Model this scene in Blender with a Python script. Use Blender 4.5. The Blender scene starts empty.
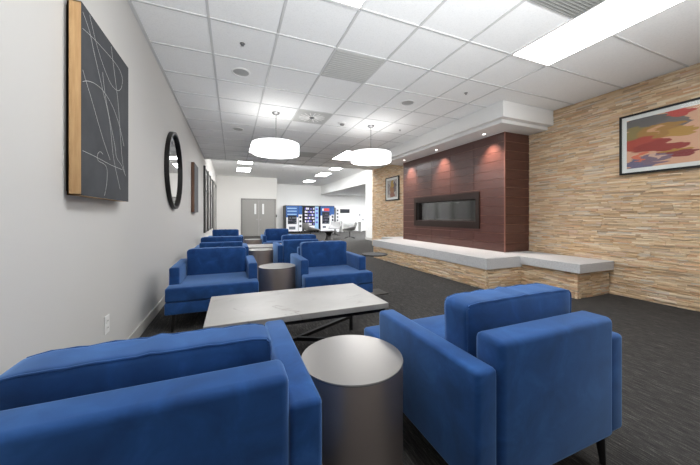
import bpy, bmesh, math, random
from mathutils import Vector, Matrix
random.seed(7)
R = math.radians
SC = bpy.context.scene
COL = SC.collection

# ------------------------------------------------------------ camera
cd = bpy.data.cameras.new('camera')
cam = bpy.data.objects.new('camera', cd)
COL.objects.link(cam)
cam.location = (0, 0, 1.043)
cam.rotation_euler = (R(90), 0, R(-22.336))
cd.sensor_width = 36
cd.lens = 285.65 * 36 / 700
cd.shift_y = -(232.5 - 216.4) / 700
cd.clip_start = 0.02
SC.camera = cam

# ------------------------------------------------------------ world, exposure
w = bpy.data.worlds.new('world')
SC.world = w
w.use_nodes = True
bg = w.node_tree.nodes['Background']
bg.inputs['Color'].default_value = (0.96, 0.98, 1.0, 1)
bg.inputs['Strength'].default_value = 0.15
SC.view_settings.view_transform = 'Standard'
SC.view_settings.look = 'None'
SC.view_settings.gamma = 1
SC.view_settings.use_curve_mapping = False
SC.view_settings.exposure = 1.15
TROFFER = 7.5      # strength of the ceiling light diffusers
FARLIGHT = 13.0
PENDANT = 5.0
# added unseen fill, standing in for flash bounced off the ceiling behind the camera
ul = bpy.data.lights.new('added_bounce_fill', 'AREA')
ul.shape = 'RECTANGLE'
ul.size, ul.size_y = 2.4, 0.8
ul.energy = 40
ul.color = (0.95, 0.98, 1.0)
ulo = bpy.data.objects.new('added_bounce_fill', ul)
COL.objects.link(ulo)
ulo.location = (1.3, -1.7, 0.78)
ulo.rotation_euler = (R(131), 0, 0)
ul.spread = R(82)
# added fill strip, unseen behind the ceiling step, to brighten the far ceiling
cl = bpy.data.lights.new('added_far_fill', 'AREA')
cl.shape = 'RECTANGLE'
cl.size, cl.size_y = 3.6, 0.08
cl.energy = 115
clo = bpy.data.objects.new('added_far_fill', cl)
COL.objects.link(clo)
clo.location = (2.7, 9.42, 2.83)
clo.rotation_euler = (R(100), 0, 0)

CEIL, FAR, LW, RW = 2.723, 3.14, -0.755, 4.736


# ------------------------------------------------------------ materials
def srgb(r, g, b):
    def f(c):
        c /= 255
        return c / 12.92 if c <= 0.04045 else ((c + 0.055) / 1.055) ** 2.4
    return (f(r), f(g), f(b), 1)


def mat(name, col, rough=0.6, metal=0.0, **kw):
    m = bpy.data.materials.new(name)
    m.use_nodes = True
    b = m.node_tree.nodes['Principled BSDF']
    b.inputs['Base Color'].default_value = col
    b.inputs['Roughness'].default_value = rough
    b.inputs['Metallic'].default_value = metal
    for k, v in kw.items():
        b.inputs[k.replace('_', ' ')].default_value = v
    return m


class NT:
    def __init__(s, m):
        s.t = m.node_tree
        s.b = s.t.nodes['Principled BSDF']

    def n(s, typ, **kw):
        x = s.t.nodes.new(typ)
        for k, v in kw.items():
            setattr(x, k, v)
        return x

    def l(s, a, b):
        s.t.links.new(a, b)

    def coord(s, scale=(1, 1, 1), out='Object'):
        tc = s.n('ShaderNodeTexCoord')
        mp = s.n('ShaderNodeMapping')
        mp.inputs['Scale'].default_value = scale
        s.l(tc.outputs[out], mp.inputs['Vector'])
        return mp.outputs['Vector']

    def noise(s, vec, scale, detail=3, rough=0.5, dist=0.0):
        x = s.n('ShaderNodeTexNoise')
        x.inputs['Scale'].default_value = scale
        x.inputs['Detail'].default_value = detail
        x.inputs['Roughness'].default_value = rough
        x.inputs['Distortion'].default_value = dist
        s.l(vec, x.inputs['Vector'])
        return x.outputs['Fac']

    def ramp(s, fac, stops, interp='LINEAR'):
        x = s.n('ShaderNodeValToRGB')
        cr = x.color_ramp
        cr.interpolation = interp
        while len(cr.elements) > 1:
            cr.elements.remove(cr.elements[0])
        cr.elements[0].position = stops[0][0]
        cr.elements[0].color = stops[0][1]
        for p, c in stops[1:]:
            e = cr.elements.new(p)
            e.color = c
        s.l(fac, x.inputs['Fac'])
        return x.outputs['Color']

    def mix(s, fac, a, b, mode='MIX'):
        x = s.n('ShaderNodeMix', data_type='RGBA', blend_type=mode)
        for sock, v in ((x.inputs[0], fac), (x.inputs[6], a), (x.inputs[7], b)):
            if isinstance(v, (int, float, tuple)):
                sock.default_value = v
            else:
                s.l(v, sock)
        return x.outputs[2]

    def math(s, op, a, b=0.0, c=None):
        x = s.n('ShaderNodeMath', operation=op)
        for i, v in enumerate((a, b, c)):
            if v is None:
                continue
            if isinstance(v, (int, float)):
                x.inputs[i].default_value = v
            else:
                s.l(v, x.inputs[i])
        return x.outputs[0]

    def bump(s, h, strength, dist):
        x = s.n('ShaderNodeBump')
        x.inputs['Strength'].default_value = strength
        x.inputs['Distance'].default_value = dist
        s.l(h, x.inputs['Height'])
        s.l(x.outputs['Normal'], s.b.inputs['Normal'])

    def base(s, c):
        s.l(c, s.b.inputs['Base Color'])


def g(v, a=1):
    return (v, v, v, a)


def m_paint(name, col):
    m = mat(name, col, 0.75)
    t = NT(m)
    t.bump(t.noise(t.coord(), 160, 2), 0.08, 0.002)
    return m


M = {}
M['wall'] = m_paint('painted_wall', srgb(206, 204, 200))
M['wall_white'] = m_paint('white_wall', srgb(238, 238, 236))
M['white'] = mat('white_trim', srgb(232, 231, 229), 0.5)
M['base'] = mat('grey_baseboard', srgb(196, 193, 188), 0.45)

m = mat('ceiling_tile', srgb(240, 240, 239), 0.9)
t = NT(m)
v = t.coord()
n1 = t.noise(v, 90, 4, 0.7)
t.base(t.ramp(n1, [(0.3, srgb(232, 232, 231)), (0.5, srgb(241, 241, 240)), (0.8, srgb(244, 244, 243))]))
t.bump(n1, 0.25, 0.004)
M['tile'] = m
M['tbar'] = mat('ceiling_grid', srgb(205, 205, 204), 0.5)

# carpet: dark charcoal with fine broken streaks
m = mat('carpet', g(0.03), 0.95)
t = NT(m)
v = t.coord((130, 14, 1))
s1 = t.noise(v, 1.0, 4, 0.65)
v2 = t.coord((60, 3, 1))
s2 = t.noise(v2, 1.0, 3, 0.6)
v3 = t.coord((1, 1, 1))
s3 = t.noise(v3, 220, 2, 0.6)
f = t.math('ADD', t.math('MULTIPLY', s1, 0.6), t.math('MULTIPLY', s2, 0.25))
f = t.math('ADD', f, t.math('MULTIPLY', s3, 0.25))
t.base(t.ramp(f, [(0.38, srgb(22, 21, 20)), (0.52, srgb(42, 40, 39)), (0.62, srgb(68, 66, 63)), (0.74, srgb(116, 113, 108))]))
t.bump(f, 0.6, 0.006)
M['carpet'] = m

# split-face ledger stone: a colour of its own for every strip
m = mat('ledger_stone', srgb(190, 155, 110), 0.85)
t = NT(m)
ge = t.n('ShaderNodeNewGeometry')
rnd = ge.outputs['Random Per Island']
cr = t.ramp(rnd, [(0.0, srgb(206, 174, 136)), (0.12, srgb(226, 198, 158)), (0.24, srgb(198, 160, 116)), (0.36, srgb(234, 212, 178)),
                  (0.46, srgb(172, 138, 104)), (0.56, srgb(216, 180, 136)), (0.66, srgb(200, 192, 182)), (0.74, srgb(240, 224, 198)),
                  (0.82, srgb(206, 150, 108)), (0.90, srgb(148, 120, 94)), (0.95, srgb(216, 186, 170))], 'CONSTANT')
v = t.coord((1.2, 1.2, 9))
nz = t.noise(v, 2, 5, 0.65)
c2 = t.mix(0.38, cr, t.ramp(nz, [(0.3, srgb(222, 190, 150)), (0.5, srgb(244, 220, 186)), (0.7, srgb(252, 242, 224))]))
t.base(c2)
t.bump(t.noise(t.coord((8, 8, 40)), 4, 5, 0.7), 0.5, 0.008)
M['stone'] = m

m = mat('concrete_slab', srgb(206, 206, 207), 0.7)
t = NT(m)
t.base(t.ramp(t.noise(t.coord(), 60, 5, 0.7), [(0.3, srgb(188, 188, 190)), (0.7, srgb(216, 216, 216))]))
M['slab'] = m

m = mat('brown_tile', srgb(84, 50, 42), 0.33, IOR=1.6)
t = NT(m)
v = t.coord((1, 2, 18))
t.base(t.mix(0.8, srgb(80, 47, 39), t.ramp(t.noise(v, 4, 4, 0.6), [(0.3, srgb(66, 37, 31)), (0.7, srgb(98, 60, 51))])))
M['tilebrown'] = m
M['grout'] = mat('tile_grout', srgb(176, 138, 122), 0.7)
M['edge_trim'] = mat('tile_edge_trim', srgb(148, 104, 92), 0.4, 0.3)
M['bronze'] = mat('dark_bronze_metal', srgb(52, 40, 36), 0.4, 0.5)
M['black'] = mat('black_metal', srgb(24, 22, 21), 0.45, 0.3)
M['firebox'] = mat('firebox_interior', srgb(52, 48, 46), 0.7)
M['log'] = mat('fire_media', srgb(120, 112, 106), 0.8)


def m_glass(name, tint, alpha_rough=0.05, add=0.0, ior=1.2):
    mm = bpy.data.materials.new(name)
    mm.use_nodes = True
    nt = mm.node_tree
    nt.nodes.clear()
    o = nt.nodes.new('ShaderNodeOutputMaterial')
    tr = nt.nodes.new('ShaderNodeBsdfTransparent')
    tr.inputs['Color'].default_value = tint
    gl = nt.nodes.new('ShaderNodeBsdfGlossy')
    gl.inputs['Roughness'].default_value = alpha_rough
    mx = nt.nodes.new('ShaderNodeMixShader')
    lw = nt.nodes.new('ShaderNodeFresnel')
    lw.inputs['IOR'].default_value = ior
    mt = nt.nodes.new('ShaderNodeMath')
    mt.operation = 'ADD'
    mt.inputs[1].default_value = add
    nt.links.new(lw.outputs[0], mt.inputs[0])
    ge_ = nt.nodes.new('ShaderNodeNewGeometry')
    iv = nt.nodes.new('ShaderNodeMath')
    iv.operation = 'SUBTRACT'
    iv.inputs[0].default_value = 1.0
    nt.links.new(ge_.outputs['Backfacing'], iv.inputs[1])
    ml = nt.nodes.new('ShaderNodeMath')
    ml.operation = 'MULTIPLY'
    nt.links.new(mt.outputs[0], ml.inputs[0])
    nt.links.new(iv.outputs[0], ml.inputs[1])
    nt.links.new(ml.outputs[0], mx.inputs[0])
    nt.links.new(tr.outputs[0], mx.inputs[1])
    nt.links.new(gl.outputs[0], mx.inputs[2])
    nt.links.new(mx.outputs[0], o.inputs['Surface'])
    return mm


M['glass'] = m_glass('clear_glass', (0.98, 0.99, 0.99, 1))
M['fireglass'] = m_glass('fireplace_glass', (0.75, 0.73, 0.72, 1), 0.08, 0.12, 1.45)
M['frost'] = mat('pale_window_pane', srgb(214, 214, 212), 0.15)
M['winframe'] = mat('grey_window_frame', srgb(66, 65, 63), 0.6)
M['doorgrey'] = mat('grey_door_paint', srgb(132, 130, 126), 0.5)
M['doorframe'] = mat('grey_door_frame', srgb(114, 112, 108), 0.5)
M['steel'] = mat('satin_steel', srgb(150, 150, 150), 0.3, 0.9)
M['mirror'] = mat('mirror_glass', g(0.88), 0.02, 1.0)

# velvet
m = mat('blue_velvet', srgb(34, 74, 134), 0.85)
t = NT(m)
v = t.coord()
nz = t.noise(v, 7, 4, 0.6, 0.6)
t.base(t.ramp(nz, [(0.3, srgb(23, 55, 102)), (0.55, srgb(30, 69, 124)), (0.75, srgb(42, 86, 146))]))
t.b.inputs['Sheen Weight'].default_value = 0.85
t.b.inputs['Sheen Roughness'].default_value = 0.45
t.b.inputs['Sheen Tint'].default_value = srgb(150, 190, 245)
t.b.inputs['Specular IOR Level'].default_value = 0.2
t.bump(t.noise(v, 420, 2), 0.1, 0.001)
M['velvet'] = m
M['legblack'] = mat('black_leg_wood', srgb(20, 18, 17), 0.4)

m = mat('white_marble', srgb(232, 229, 222), 0.4)
t = NT(m)
v = t.coord()
nz = t.noise(v, 2.2, 6, 0.62, 1.6)
band = t.math('ABSOLUTE', t.math('SUBTRACT', nz, 0.5))
vein = t.ramp(band, [(0.0, g(1)), (0.012, g(0.3)), (0.03, g(0))])
patch = t.noise(v, 4.5, 3, 0.5)
vm = t.math('MULTIPLY', vein, t.ramp(patch, [(0.5, g(0)), (0.68, g(1))]))
t.base(t.mix(t.math('MULTIPLY', vm, 0.75), t.ramp(t.noise(v, 3, 4), [(0.3, srgb(154, 151, 147)), (0.7, srgb(168, 165, 161))]), srgb(96, 88, 80)))
M['marble'] = m
M['gunmetal'] = mat('brushed_dark_metal', srgb(196, 182, 174), 0.38, 0.85)
M['drumtop'] = mat('satin_table_top', srgb(150, 147, 144), 0.3, 0.75)
M['darktop'] = mat('dark_table_top', srgb(46, 45, 44), 0.6)


def m_emit(name, col, strength, base=0.8):
    mm = mat(name, g(base), 0.6)
    b = mm.node_tree.nodes['Principled BSDF']
    b.inputs['Emission Color'].default_value = col
    b.inputs['Emission Strength'].default_value = strength
    return mm


M['lightpanel'] = m_emit('lit_diffuser', (0.97, 0.985, 1, 1), TROFFER)
M['farpanel'] = m_emit('lit_diffuser_bright', (0.97, 0.985, 1, 1), FARLIGHT)
M['doorpanel'] = m_emit('lit_diffuser_mid', (0.97, 0.985, 1, 1), 9)
M['recess_fill'] = m_emit('added_recess_fill', (0.97, 0.985, 1, 1), 40)  # strong glow for the added panels out of view over the recess
M['shade'] = m_emit('lit_pendant_shade', (1, 0.995, 0.985, 1), 1.1)
M['pend_low'] = m_emit('lit_pendant_diffuser', (1, 0.995, 0.985, 1), PENDANT)
M['pend_top'] = m_emit('lit_pendant_top', (1, 0.995, 0.985, 1), 1.4)
M['bulb'] = m_emit('lit_downlight_lens', (1, 0.93, 0.85, 1), 6)
M['screen'] = m_emit('lit_product_window', (0.75, 0.8, 1, 1), 0.5, 0.5)
M['grille'] = mat('grey_grille', srgb(190, 190, 187), 0.6)
M['lattice'] = mat('grey_lattice', srgb(150, 150, 146), 0.6)
M['wood'] = NT(mat('oak_frame', srgb(196, 156, 108), 0.5)).t.id_data if False else mat('oak_frame', srgb(198, 158, 110), 0.5)
t = NT(M['wood'])
t.base(t.ramp(t.noise(t.coord((30, 30, 2)), 2, 4, 0.6), [(0.3, srgb(182, 140, 92)), (0.7, srgb(208, 170, 122))]))
M['walnut'] = mat('brown_frame', srgb(116, 82, 62), 0.5)
m = mat('charcoal_canvas', srgb(58, 60, 64), 0.8)
t = NT(m)
t.base(t.ramp(t.noise(t.coord(), 5, 5, 0.6), [(0.3, srgb(52, 54, 58)), (0.7, srgb(68, 70, 73))]))
M['canvas'] = m
M['greycanvas'] = mat('grey_canvas', srgb(96, 98, 100), 0.8)
M['chalk'] = mat('white_line_paint', srgb(190, 190, 188), 0.8)
M['matboard'] = mat('white_mat_board', srgb(232, 230, 226), 0.8)
M['lounge_dark'] = mat('grey_lounge_fabric', srgb(128, 127, 126), 0.8)
M['lounge_light'] = mat('pale_grey_lounge_fabric', srgb(160, 160, 160), 0.7)
M['vblue'] = mat('blue_vending_panel', srgb(24, 82, 150), 0.4)
M['vlight'] = mat('pale_blue_stripe', srgb(150, 190, 222), 0.4)
M['vwhite'] = mat('white_vending_panel', srgb(226, 227, 230), 0.4)
M['vblack'] = mat('black_vending_body', srgb(30, 32, 36), 0.4)
M['vdark'] = mat('dark_product_window', srgb(40, 44, 52), 0.25)
M['vred'] = mat('red_banner', srgb(206, 60, 56), 0.4)
M['prod_white'] = mat('white_product', srgb(226, 222, 236), 0.5)
M['prod_violet'] = mat('violet_product', srgb(104, 96, 190), 0.5)
M['prod_grey'] = mat('grey_product', srgb(92, 98, 108), 0.5)
M['prod_dark'] = mat('dark_product', srgb(52, 44, 72), 0.5)


def m_art(name, ground, blobs, warp=0.5, nscale=2.5):
    """abstract painting: soft-edged warped patches in the plane (object x, z)"""
    mm = mat(name, ground, 0.6)
    q = NT(mm)
    tc = q.n('ShaderNodeTexCoord')
    nn = q.n('ShaderNodeTexNoise')
    nn.inputs['Scale'].default_value = nscale
    nn.inputs['Detail'].default_value = 4
    st = q.n('ShaderNodeMapping')
    st.inputs['Scale'].default_value = (0.6, 0.6, 2.0)
    q.l(tc.outputs['Generated'], st.inputs['Vector'])
    q.l(st.outputs['Vector'], nn.inputs['Vector'])
    sub = q.n('ShaderNodeVectorMath', operation='SUBTRACT')
    q.l(nn.outputs['Color'], sub.inputs[0])
    sub.inputs[1].default_value = (0.5, 0.5, 0.5)
    sc = q.n('ShaderNodeVectorMath', operation='SCALE')
    q.l(sub.outputs[0], sc.inputs[0])
    sc.inputs['Scale'].default_value = warp
    ad = q.n('ShaderNodeVectorMath', operation='ADD')
    q.l(tc.outputs['Generated'], ad.inputs[0])
    q.l(sc.outputs[0], ad.inputs[1])
    sp = q.n('ShaderNodeSeparateXYZ')
    q.l(ad.outputs[0], sp.inputs[0])
    cur = ground
    for (u, vv, ru, rv, c) in blobs:
        du = q.math('DIVIDE', q.math('SUBTRACT', sp.outputs['Y'], u), ru)
        dv = q.math('DIVIDE', q.math('SUBTRACT', sp.outputs['Z'], vv), rv)
        d = q.math('ADD', q.math('MULTIPLY', du, du), q.math('MULTIPLY', dv, dv))
        k = q.ramp(d, [(0.85, g(1)), (1.0, g(0))])
        cur = q.mix(k, cur, c)
    q.base(cur)
    return mm


# generated Y runs 0..1 from near edge (right in the photo) to far edge (left); Z 0..1 up
M['art_red'] = m_art('abstract_warm_painting', srgb(216, 166, 136), [
    (0.84, 0.84, 0.24, 0.22, srgb(104, 98, 96)), (0.62, 0.80, 0.12, 0.15, srgb(116, 106, 102)),
    (0.56, 0.98, 0.13, 0.09, srgb(196, 82, 72)), (0.90, 0.68, 0.18, 0.10, srgb(140, 122, 74)),
    (0.71, 0.66, 0.20, 0.14, srgb(168, 124, 66)), (0.53, 0.60, 0.11, 0.09, srgb(184, 140, 70)),
    (0.74, 0.70, 0.05, 0.06, srgb(208, 158, 118)), (0.86, 0.48, 0.17, 0.13, srgb(176, 76, 60)),
    (0.72, 0.36, 0.24, 0.09, srgb(154, 62, 54)), (0.56, 0.24, 0.13, 0.06, srgb(178, 132, 60)),
    (0.58, 0.15, 0.15, 0.05, srgb(136, 58, 56)), (0.88, 0.08, 0.14, 0.12, srgb(112, 104, 128)),
    (0.74, 0.13, 0.12, 0.07, srgb(126, 104, 118)), (0.87, 0.21, 0.05, 0.08, srgb(216, 116, 88)),
    (0.70, 0.17, 0.04, 0.05, srgb(206, 168, 150)), (0.2, 0.4, 0.14, 0.3, srgb(190, 120, 90))], 0.34, 6.0)
M['art_brown'] = m_art('abstract_earth_print', srgb(176, 166, 160), [
    (0.5, 0.45, 0.22, 0.5, srgb(150, 104, 70)), (0.5, 0.75, 0.16, 0.2, srgb(176, 138, 66)),
    (0.22, 0.6, 0.14, 0.3, srgb(104, 92, 98)), (0.5, 0.12, 0.25, 0.14, srgb(138, 86, 70)),
    (0.85, 0.5, 0.1, 0.4, srgb(134, 122, 124))], 0.4, 4.0)


# ------------------------------------------------------------ mesh helpers
def new():
    return bmesh.new()


def box(bm, x0, x1, y0, y1, z0, z1, bev=0.0, seg=2):
    t = bmesh.new()
    bmesh.ops.create_cube(t, size=1)
    for v in t.verts:
        v.co = Vector((x0 + (v.co.x + .5) * (x1 - x0), y0 + (v.co.y + .5) * (y1 - y0), z0 + (v.co.z + .5) * (z1 - z0)))
    if bev > 0:
        bmesh.ops.bevel(t, geom=t.edges[:], offset=bev, segments=seg, profile=0.5, affect='EDGES')
    merge(bm, t)
    return bm


def merge(bm, t, mtx=None):
    me = bpy.data.meshes.new('tmp')
    if mtx is not None:
        t.transform(mtx)
    t.to_mesh(me)
    t.free()
    bm.from_mesh(me)
    bpy.data.meshes.remove(me)


def cyl(bm, p0, p1, r0, r1=None, n=32, caps=True):
    p0, p1 = Vector(p0), Vector(p1)
    r1 = r0 if r1 is None else r1
    d = p1 - p0
    t = bmesh.new()
    bmesh.ops.create_cone(t, cap_ends=caps, cap_tris=False, segments=n, radius1=r0, radius2=r1, depth=d.length)
    q = Vector((0, 0, 1)).rotation_difference(d.normalized()).to_matrix().to_4x4()
    merge(bm, t, Matrix.Translation((p0 + p1) / 2) @ q)
    return bm


def lathe(bm, prof, n=48, c=(0, 0, 0)):
    rings = []
    for r, z in prof:
        if r < 1e-6:
            rings.append([bm.verts.new((c[0], c[1], c[2] + z))])
        else:
            rings.append([bm.verts.new((c[0] + r * math.cos(2 * math.pi * i / n), c[1] + r * math.sin(2 * math.pi * i / n), c[2] + z)) for i in range(n)])
    for a, b in zip(rings, rings[1:]):
        for i in range(n):
            j = (i + 1) % n
            if len(a) == 1 and len(b) == 1:
                continue
            if len(a) == 1:
                bm.faces.new((a[0], b[j], b[i]))
            elif len(b) == 1:
                bm.faces.new((a[i], a[j], b[0]))
            else:
                bm.faces.new((a[i], a[j], b[j], b[i]))
    return bm


def tube(bm, pts, r, n=8, closed=False):
    pts = [Vector(p) for p in pts]
    rings = []
    L = len(pts)
    for i, p in enumerate(pts):
        a = pts[(i - 1) % L] if (closed or i > 0) else p
        b = pts[(i + 1) % L] if (closed or i < L - 1) else p
        d = (b - a).normalized()
        up = Vector((0, 0, 1)) if abs(d.z) < 0.9 else Vector((0, 1, 0))
        s = d.cross(up).normalized()
        u = s.cross(d)
        rings.append([bm.verts.new(p + r * (math.cos(2 * math.pi * k / n) * s + math.sin(2 * math.pi * k / n) * u)) for k in range(n)])
    m = L if closed else L - 1
    for i in range(m):
        a, b = rings[i], rings[(i + 1) % L]
        for k in range(n):
            bm.faces.new((a[k], a[(k + 1) % n], b[(k + 1) % n], b[k]))
    if not closed:
        bm.faces.new(rings[0])
        bm.faces.new(rings[-1][::-1])
    return bm


def smooth_pts(p, k=6):
    """Catmull-Rom through 2-D points"""
    out = []
    n = len(p)
    for i in range(n - 1):
        p0, p1, p2, p3 = p[max(i - 1, 0)], p[i], p[i + 1], p[min(i + 2, n - 1)]
        for s in range(k):
            t = s / k
            out.append(tuple(0.5 * (2 * p1[c] + (p2[c] - p0[c]) * t + (2 * p0[c] - 5 * p1[c] + 4 * p2[c] - p3[c]) * t * t +
                                    (3 * p1[c] - p0[c] - 3 * p2[c] + p3[c]) * t ** 3) for c in range(len(p1))))
    out.append(tuple(p[-1]))
    return out


def obj(name, bm, material, parent=None, smooth=False, loc=None, label=None):
    bmesh.ops.recalc_face_normals(bm, faces=bm.faces[:])
    me = bpy.data.meshes.new(name)
    bm.to_mesh(me)
    bm.free()
    if smooth:
        me.polygons.foreach_set('use_smooth', [True] * len(me.polygons))
        try:
            me.set_sharp_from_angle(angle=R(38))
        except Exception:
            pass
    for mm in (material if isinstance(material, (list, tuple)) else [material]):
        me.materials.append(mm)
    o = bpy.data.objects.new(name, me)
    COL.objects.link(o)
    if parent:
        o.parent = parent
    if loc:
        o.location = loc
    if label:
        o['label'] = label
    return o


def tag(o, label, cat, group=None):
    o['label'] = label
    o['category'] = cat
    if group:
        o['group'] = group
    return o


def thing(name, label, cat, loc=(0, 0, 0), rz=0.0, group=None):
    o = bpy.data.objects.new(name, None)
    o.empty_display_size = 0.1
    COL.objects.link(o)
    o.location = loc
    o.rotation_euler = (0, 0, rz)
    return tag(o, label, cat, group)


def struct(name, bm, material, parent=None, smooth=False):
    o = obj(name, bm, material, parent, smooth)
    if parent is None:
        o['kind'] = 'structure'
    return o


def struct_empty(name, loc=(0, 0, 0)):
    o = bpy.data.objects.new(name, None)
    COL.objects.link(o)
    o.location = loc
    o['kind'] = 'structure'
    return o


def dup(root, loc, rz=None, label=None, group=None):
    r = root.copy()
    COL.objects.link(r)
    r.location = loc
    if rz is not None:
        r.rotation_euler = (0, 0, rz)
    if label:
        r['label'] = label
    if group:
        r['group'] = group
    for ch in list(root.children):
        c = ch.copy()
        COL.objects.link(c)
        c.parent = r
        for gch in list(ch.children):
            d = gch.copy()
            COL.objects.link(d)
            d.parent = c
    return r


def ledger(bm, origin, u, nrm, length, z0, z1, lo=0.004, hi=0.024):
    """thin split-face strips laid in courses on the plane through origin along u, facing nrm"""
    o, u, nrm = Vector(origin), Vector(u), Vector(nrm)
    z = z0
    while z < z1 - 0.006:
        h = min(random.choice((0.009, 0.011, 0.013, 0.016, 0.02)), z1 - z)
        s = 0.0
        first = True
        while s < length - 1e-4:
            ln = random.uniform(0.05, 0.26)
            if first:
                ln *= random.random()
                ln = max(ln, 0.05)
                first = False
            e = min(s + ln, length)
            if length - e < 0.04:
                e = length
            d = random.uniform(lo, hi)
            gap = 0.0012
            a, b = s + (gap if s > 0 else 0), e - (gap if e < length else 0)
            zz0, zz1 = z + gap * .6, z + h - gap * .6
            c = []
            for (ss, zq) in ((a, zz0), (b, zz0), (b, zz1), (a, zz1)):
                c.append((ss, zq))
            dv = [d + random.uniform(-.003, .003) for _ in range(4)]
            back = [bm.verts.new(o + u * ss - nrm * 0.01 + Vector((0, 0, zq))) for ss, zq in c]
            frt = [bm.verts.new(o + u * ss + nrm * max(dv[i], .001) + Vector((0, 0, zq))) for i, (ss, zq) in enumerate(c)]
            bm.faces.new(frt)
            bm.faces.new(back[::-1])
            for i in range(4):
                j = (i + 1) % 4
                bm.faces.new((frt[i], back[i], back[j], frt[j]))
            s = e
        z += h
    return bm


# ============================================================ STRUCTURE
bm = new()
box(bm, LW - .2, 9.2, -0.5, 19.2, -0.12, 0)
struct('floor', bm, M['carpet'])

bm = new()
box(bm, LW - .2, LW, -0.5, 19.1, 0, FAR + .1)
struct('wall_left', bm, M['wall'])

# suspended ceiling: tiles with the lay-in grid
GX, GY, SX, SY = -0.187, 2.106, 0.572, 0.583
bm = new()
box(bm, LW, RW + .2, -0.5, 9.35, CEIL + .004, CEIL + .06)
box(bm, LW, RW + .2, 9.31, 9.35, CEIL + .004, FAR + .05)
ceil = struct('ceiling', bm, M['tile'])
bm = new()
for j in range(0, 7):
    x = GX + j * SX
    box(bm, x - .011, x + .011, -0.5, 9.35, CEIL - .002, CEIL + .006)
for i in range(-4, 13):
    y = GY + i * SY
    box(bm, LW, RW, y - .009, y + .009, CEIL - .003, CEIL + .006)
box(bm, LW, LW + .025, -0.5, 9.35, CEIL - .012, CEIL + .006)
struct('ceiling_grid', bm, M['tbar'], ceil)

bm = new()
box(bm, LW, 5.85, 9.35, 19.1, FAR, FAR + .06)
struct('ceiling_far', bm, M['tile'])
bm = new()
box(bm, 5.85, 9.2, 9.35, 19.1, 2.54, 2.6)
struct('ceiling_recess', bm, M['tile'])

# stone wall on the right
bm = new()
box(bm, RW, RW + .2, -0.5, 9.36, 0, CEIL + .01)
ledger(bm, (RW, 0.2, 0), (0, 1, 0), (-1, 0, 0), 9.16, 0.0, CEIL - .002, .003, .02)
struct('wall_right', bm, M['stone'])

# white wall end / pillar, header and the recess beyond
bm = new()
box(bm, RW + .205, 5.85, 9.37, 9.55, 0, FAR)
box(bm, 5.6, 5.85, 9.55, 11.75, 0, FAR)
box(bm, 5.6, 5.85, 11.75, 18.9, 2.54, FAR)
struct('wall_far_right', bm, M['wall_white'])
bm = new()
box(bm, 2.25, 5.62, 18.9, 19.1, 0, FAR)
box(bm, 5.62, 9.2, 18.94, 19.1, 0, FAR)
struct('wall_back', bm, M['wall_white'])
bm = new()
box(bm, LW, 2.25, 16.0, 16.25, 0, FAR)
box(bm, 2.05, 2.25, 16.25, 18.95, 0, FAR)
struct('wall_door', bm, M['wall'])

# baseboards
bm = new()
box(bm, LW, LW + .012, -0.5, 13.05, 0, .1, .002, 1)
struct('baseboard_left', bm, M['base'])
bm = new()
box(bm, LW, .40, 15.985, 16.0, 0, .1)
box(bm, 2.19, 2.26, 15.985, 16.0, 0, .1)
struct('baseboard_door', bm, M['base'])
bm = new()
box(bm, 5.585, 5.6, 9.6, 11.75, 0, .1)
box(bm, 5.585, 5.86, 11.75, 11.765, 0, .1)
struct('baseboard_pillar', bm, M['base'])

# stepped soffit over the fireplace
bm = new()
box(bm, 3.61, RW, 2.975, 6.82, 2.49, CEIL)
box(bm, 3.70, RW, 3.07, 6.73, 2.44, 2.49)
struct('trim_1', bm, M['white'])

# windows on the left wall
win = struct_empty('window_1', (LW, 0, 0))
y0, y1, z0, z1 = 8.95, 12.35, .58, 2.47
bm = new()
for y in (y0, 10.05, 11.15, 12.28):
    box(bm, 0, .05, y, y + .12, z0, z1)
for z in (z0, 1.79, z1 - .06):
    box(bm, 0, .026, y0, y1, z, z + .05)
obj('window_frame', bm, M['winframe'], win)
bm = new()
box(bm, .002, .012, y0 + .03, y1 - .03, z0 + .03, z1 - .03)
obj('window_pane', bm, M['frost'], win)

# door in the left wall
dr = struct_empty('door_1', (LW, 0, 0))
bm = new()
for y in (13.1, 14.85):
    box(bm, 0, .05, y, y + .1, 0, 2.5)
box(bm, 0, .05, 13.1, 14.95, 2.42, 2.5)
obj('door_frame', bm, M['doorframe'], dr)
bm = new()
box(bm, .001, .03, 13.2, 14.85, 0.01, 2.42)
obj('door_leaf', bm, M['doorgrey'], dr)
bm = new()
cyl(bm, (.03, 13.35, 1.0), (.09, 13.35, 1.0), .012, n=12)
cyl(bm, (.085, 13.34, 1.0), (.085, 13.48, 1.0), .01, n=12)
obj('door_handle', bm, M['steel'], dr)

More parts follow.
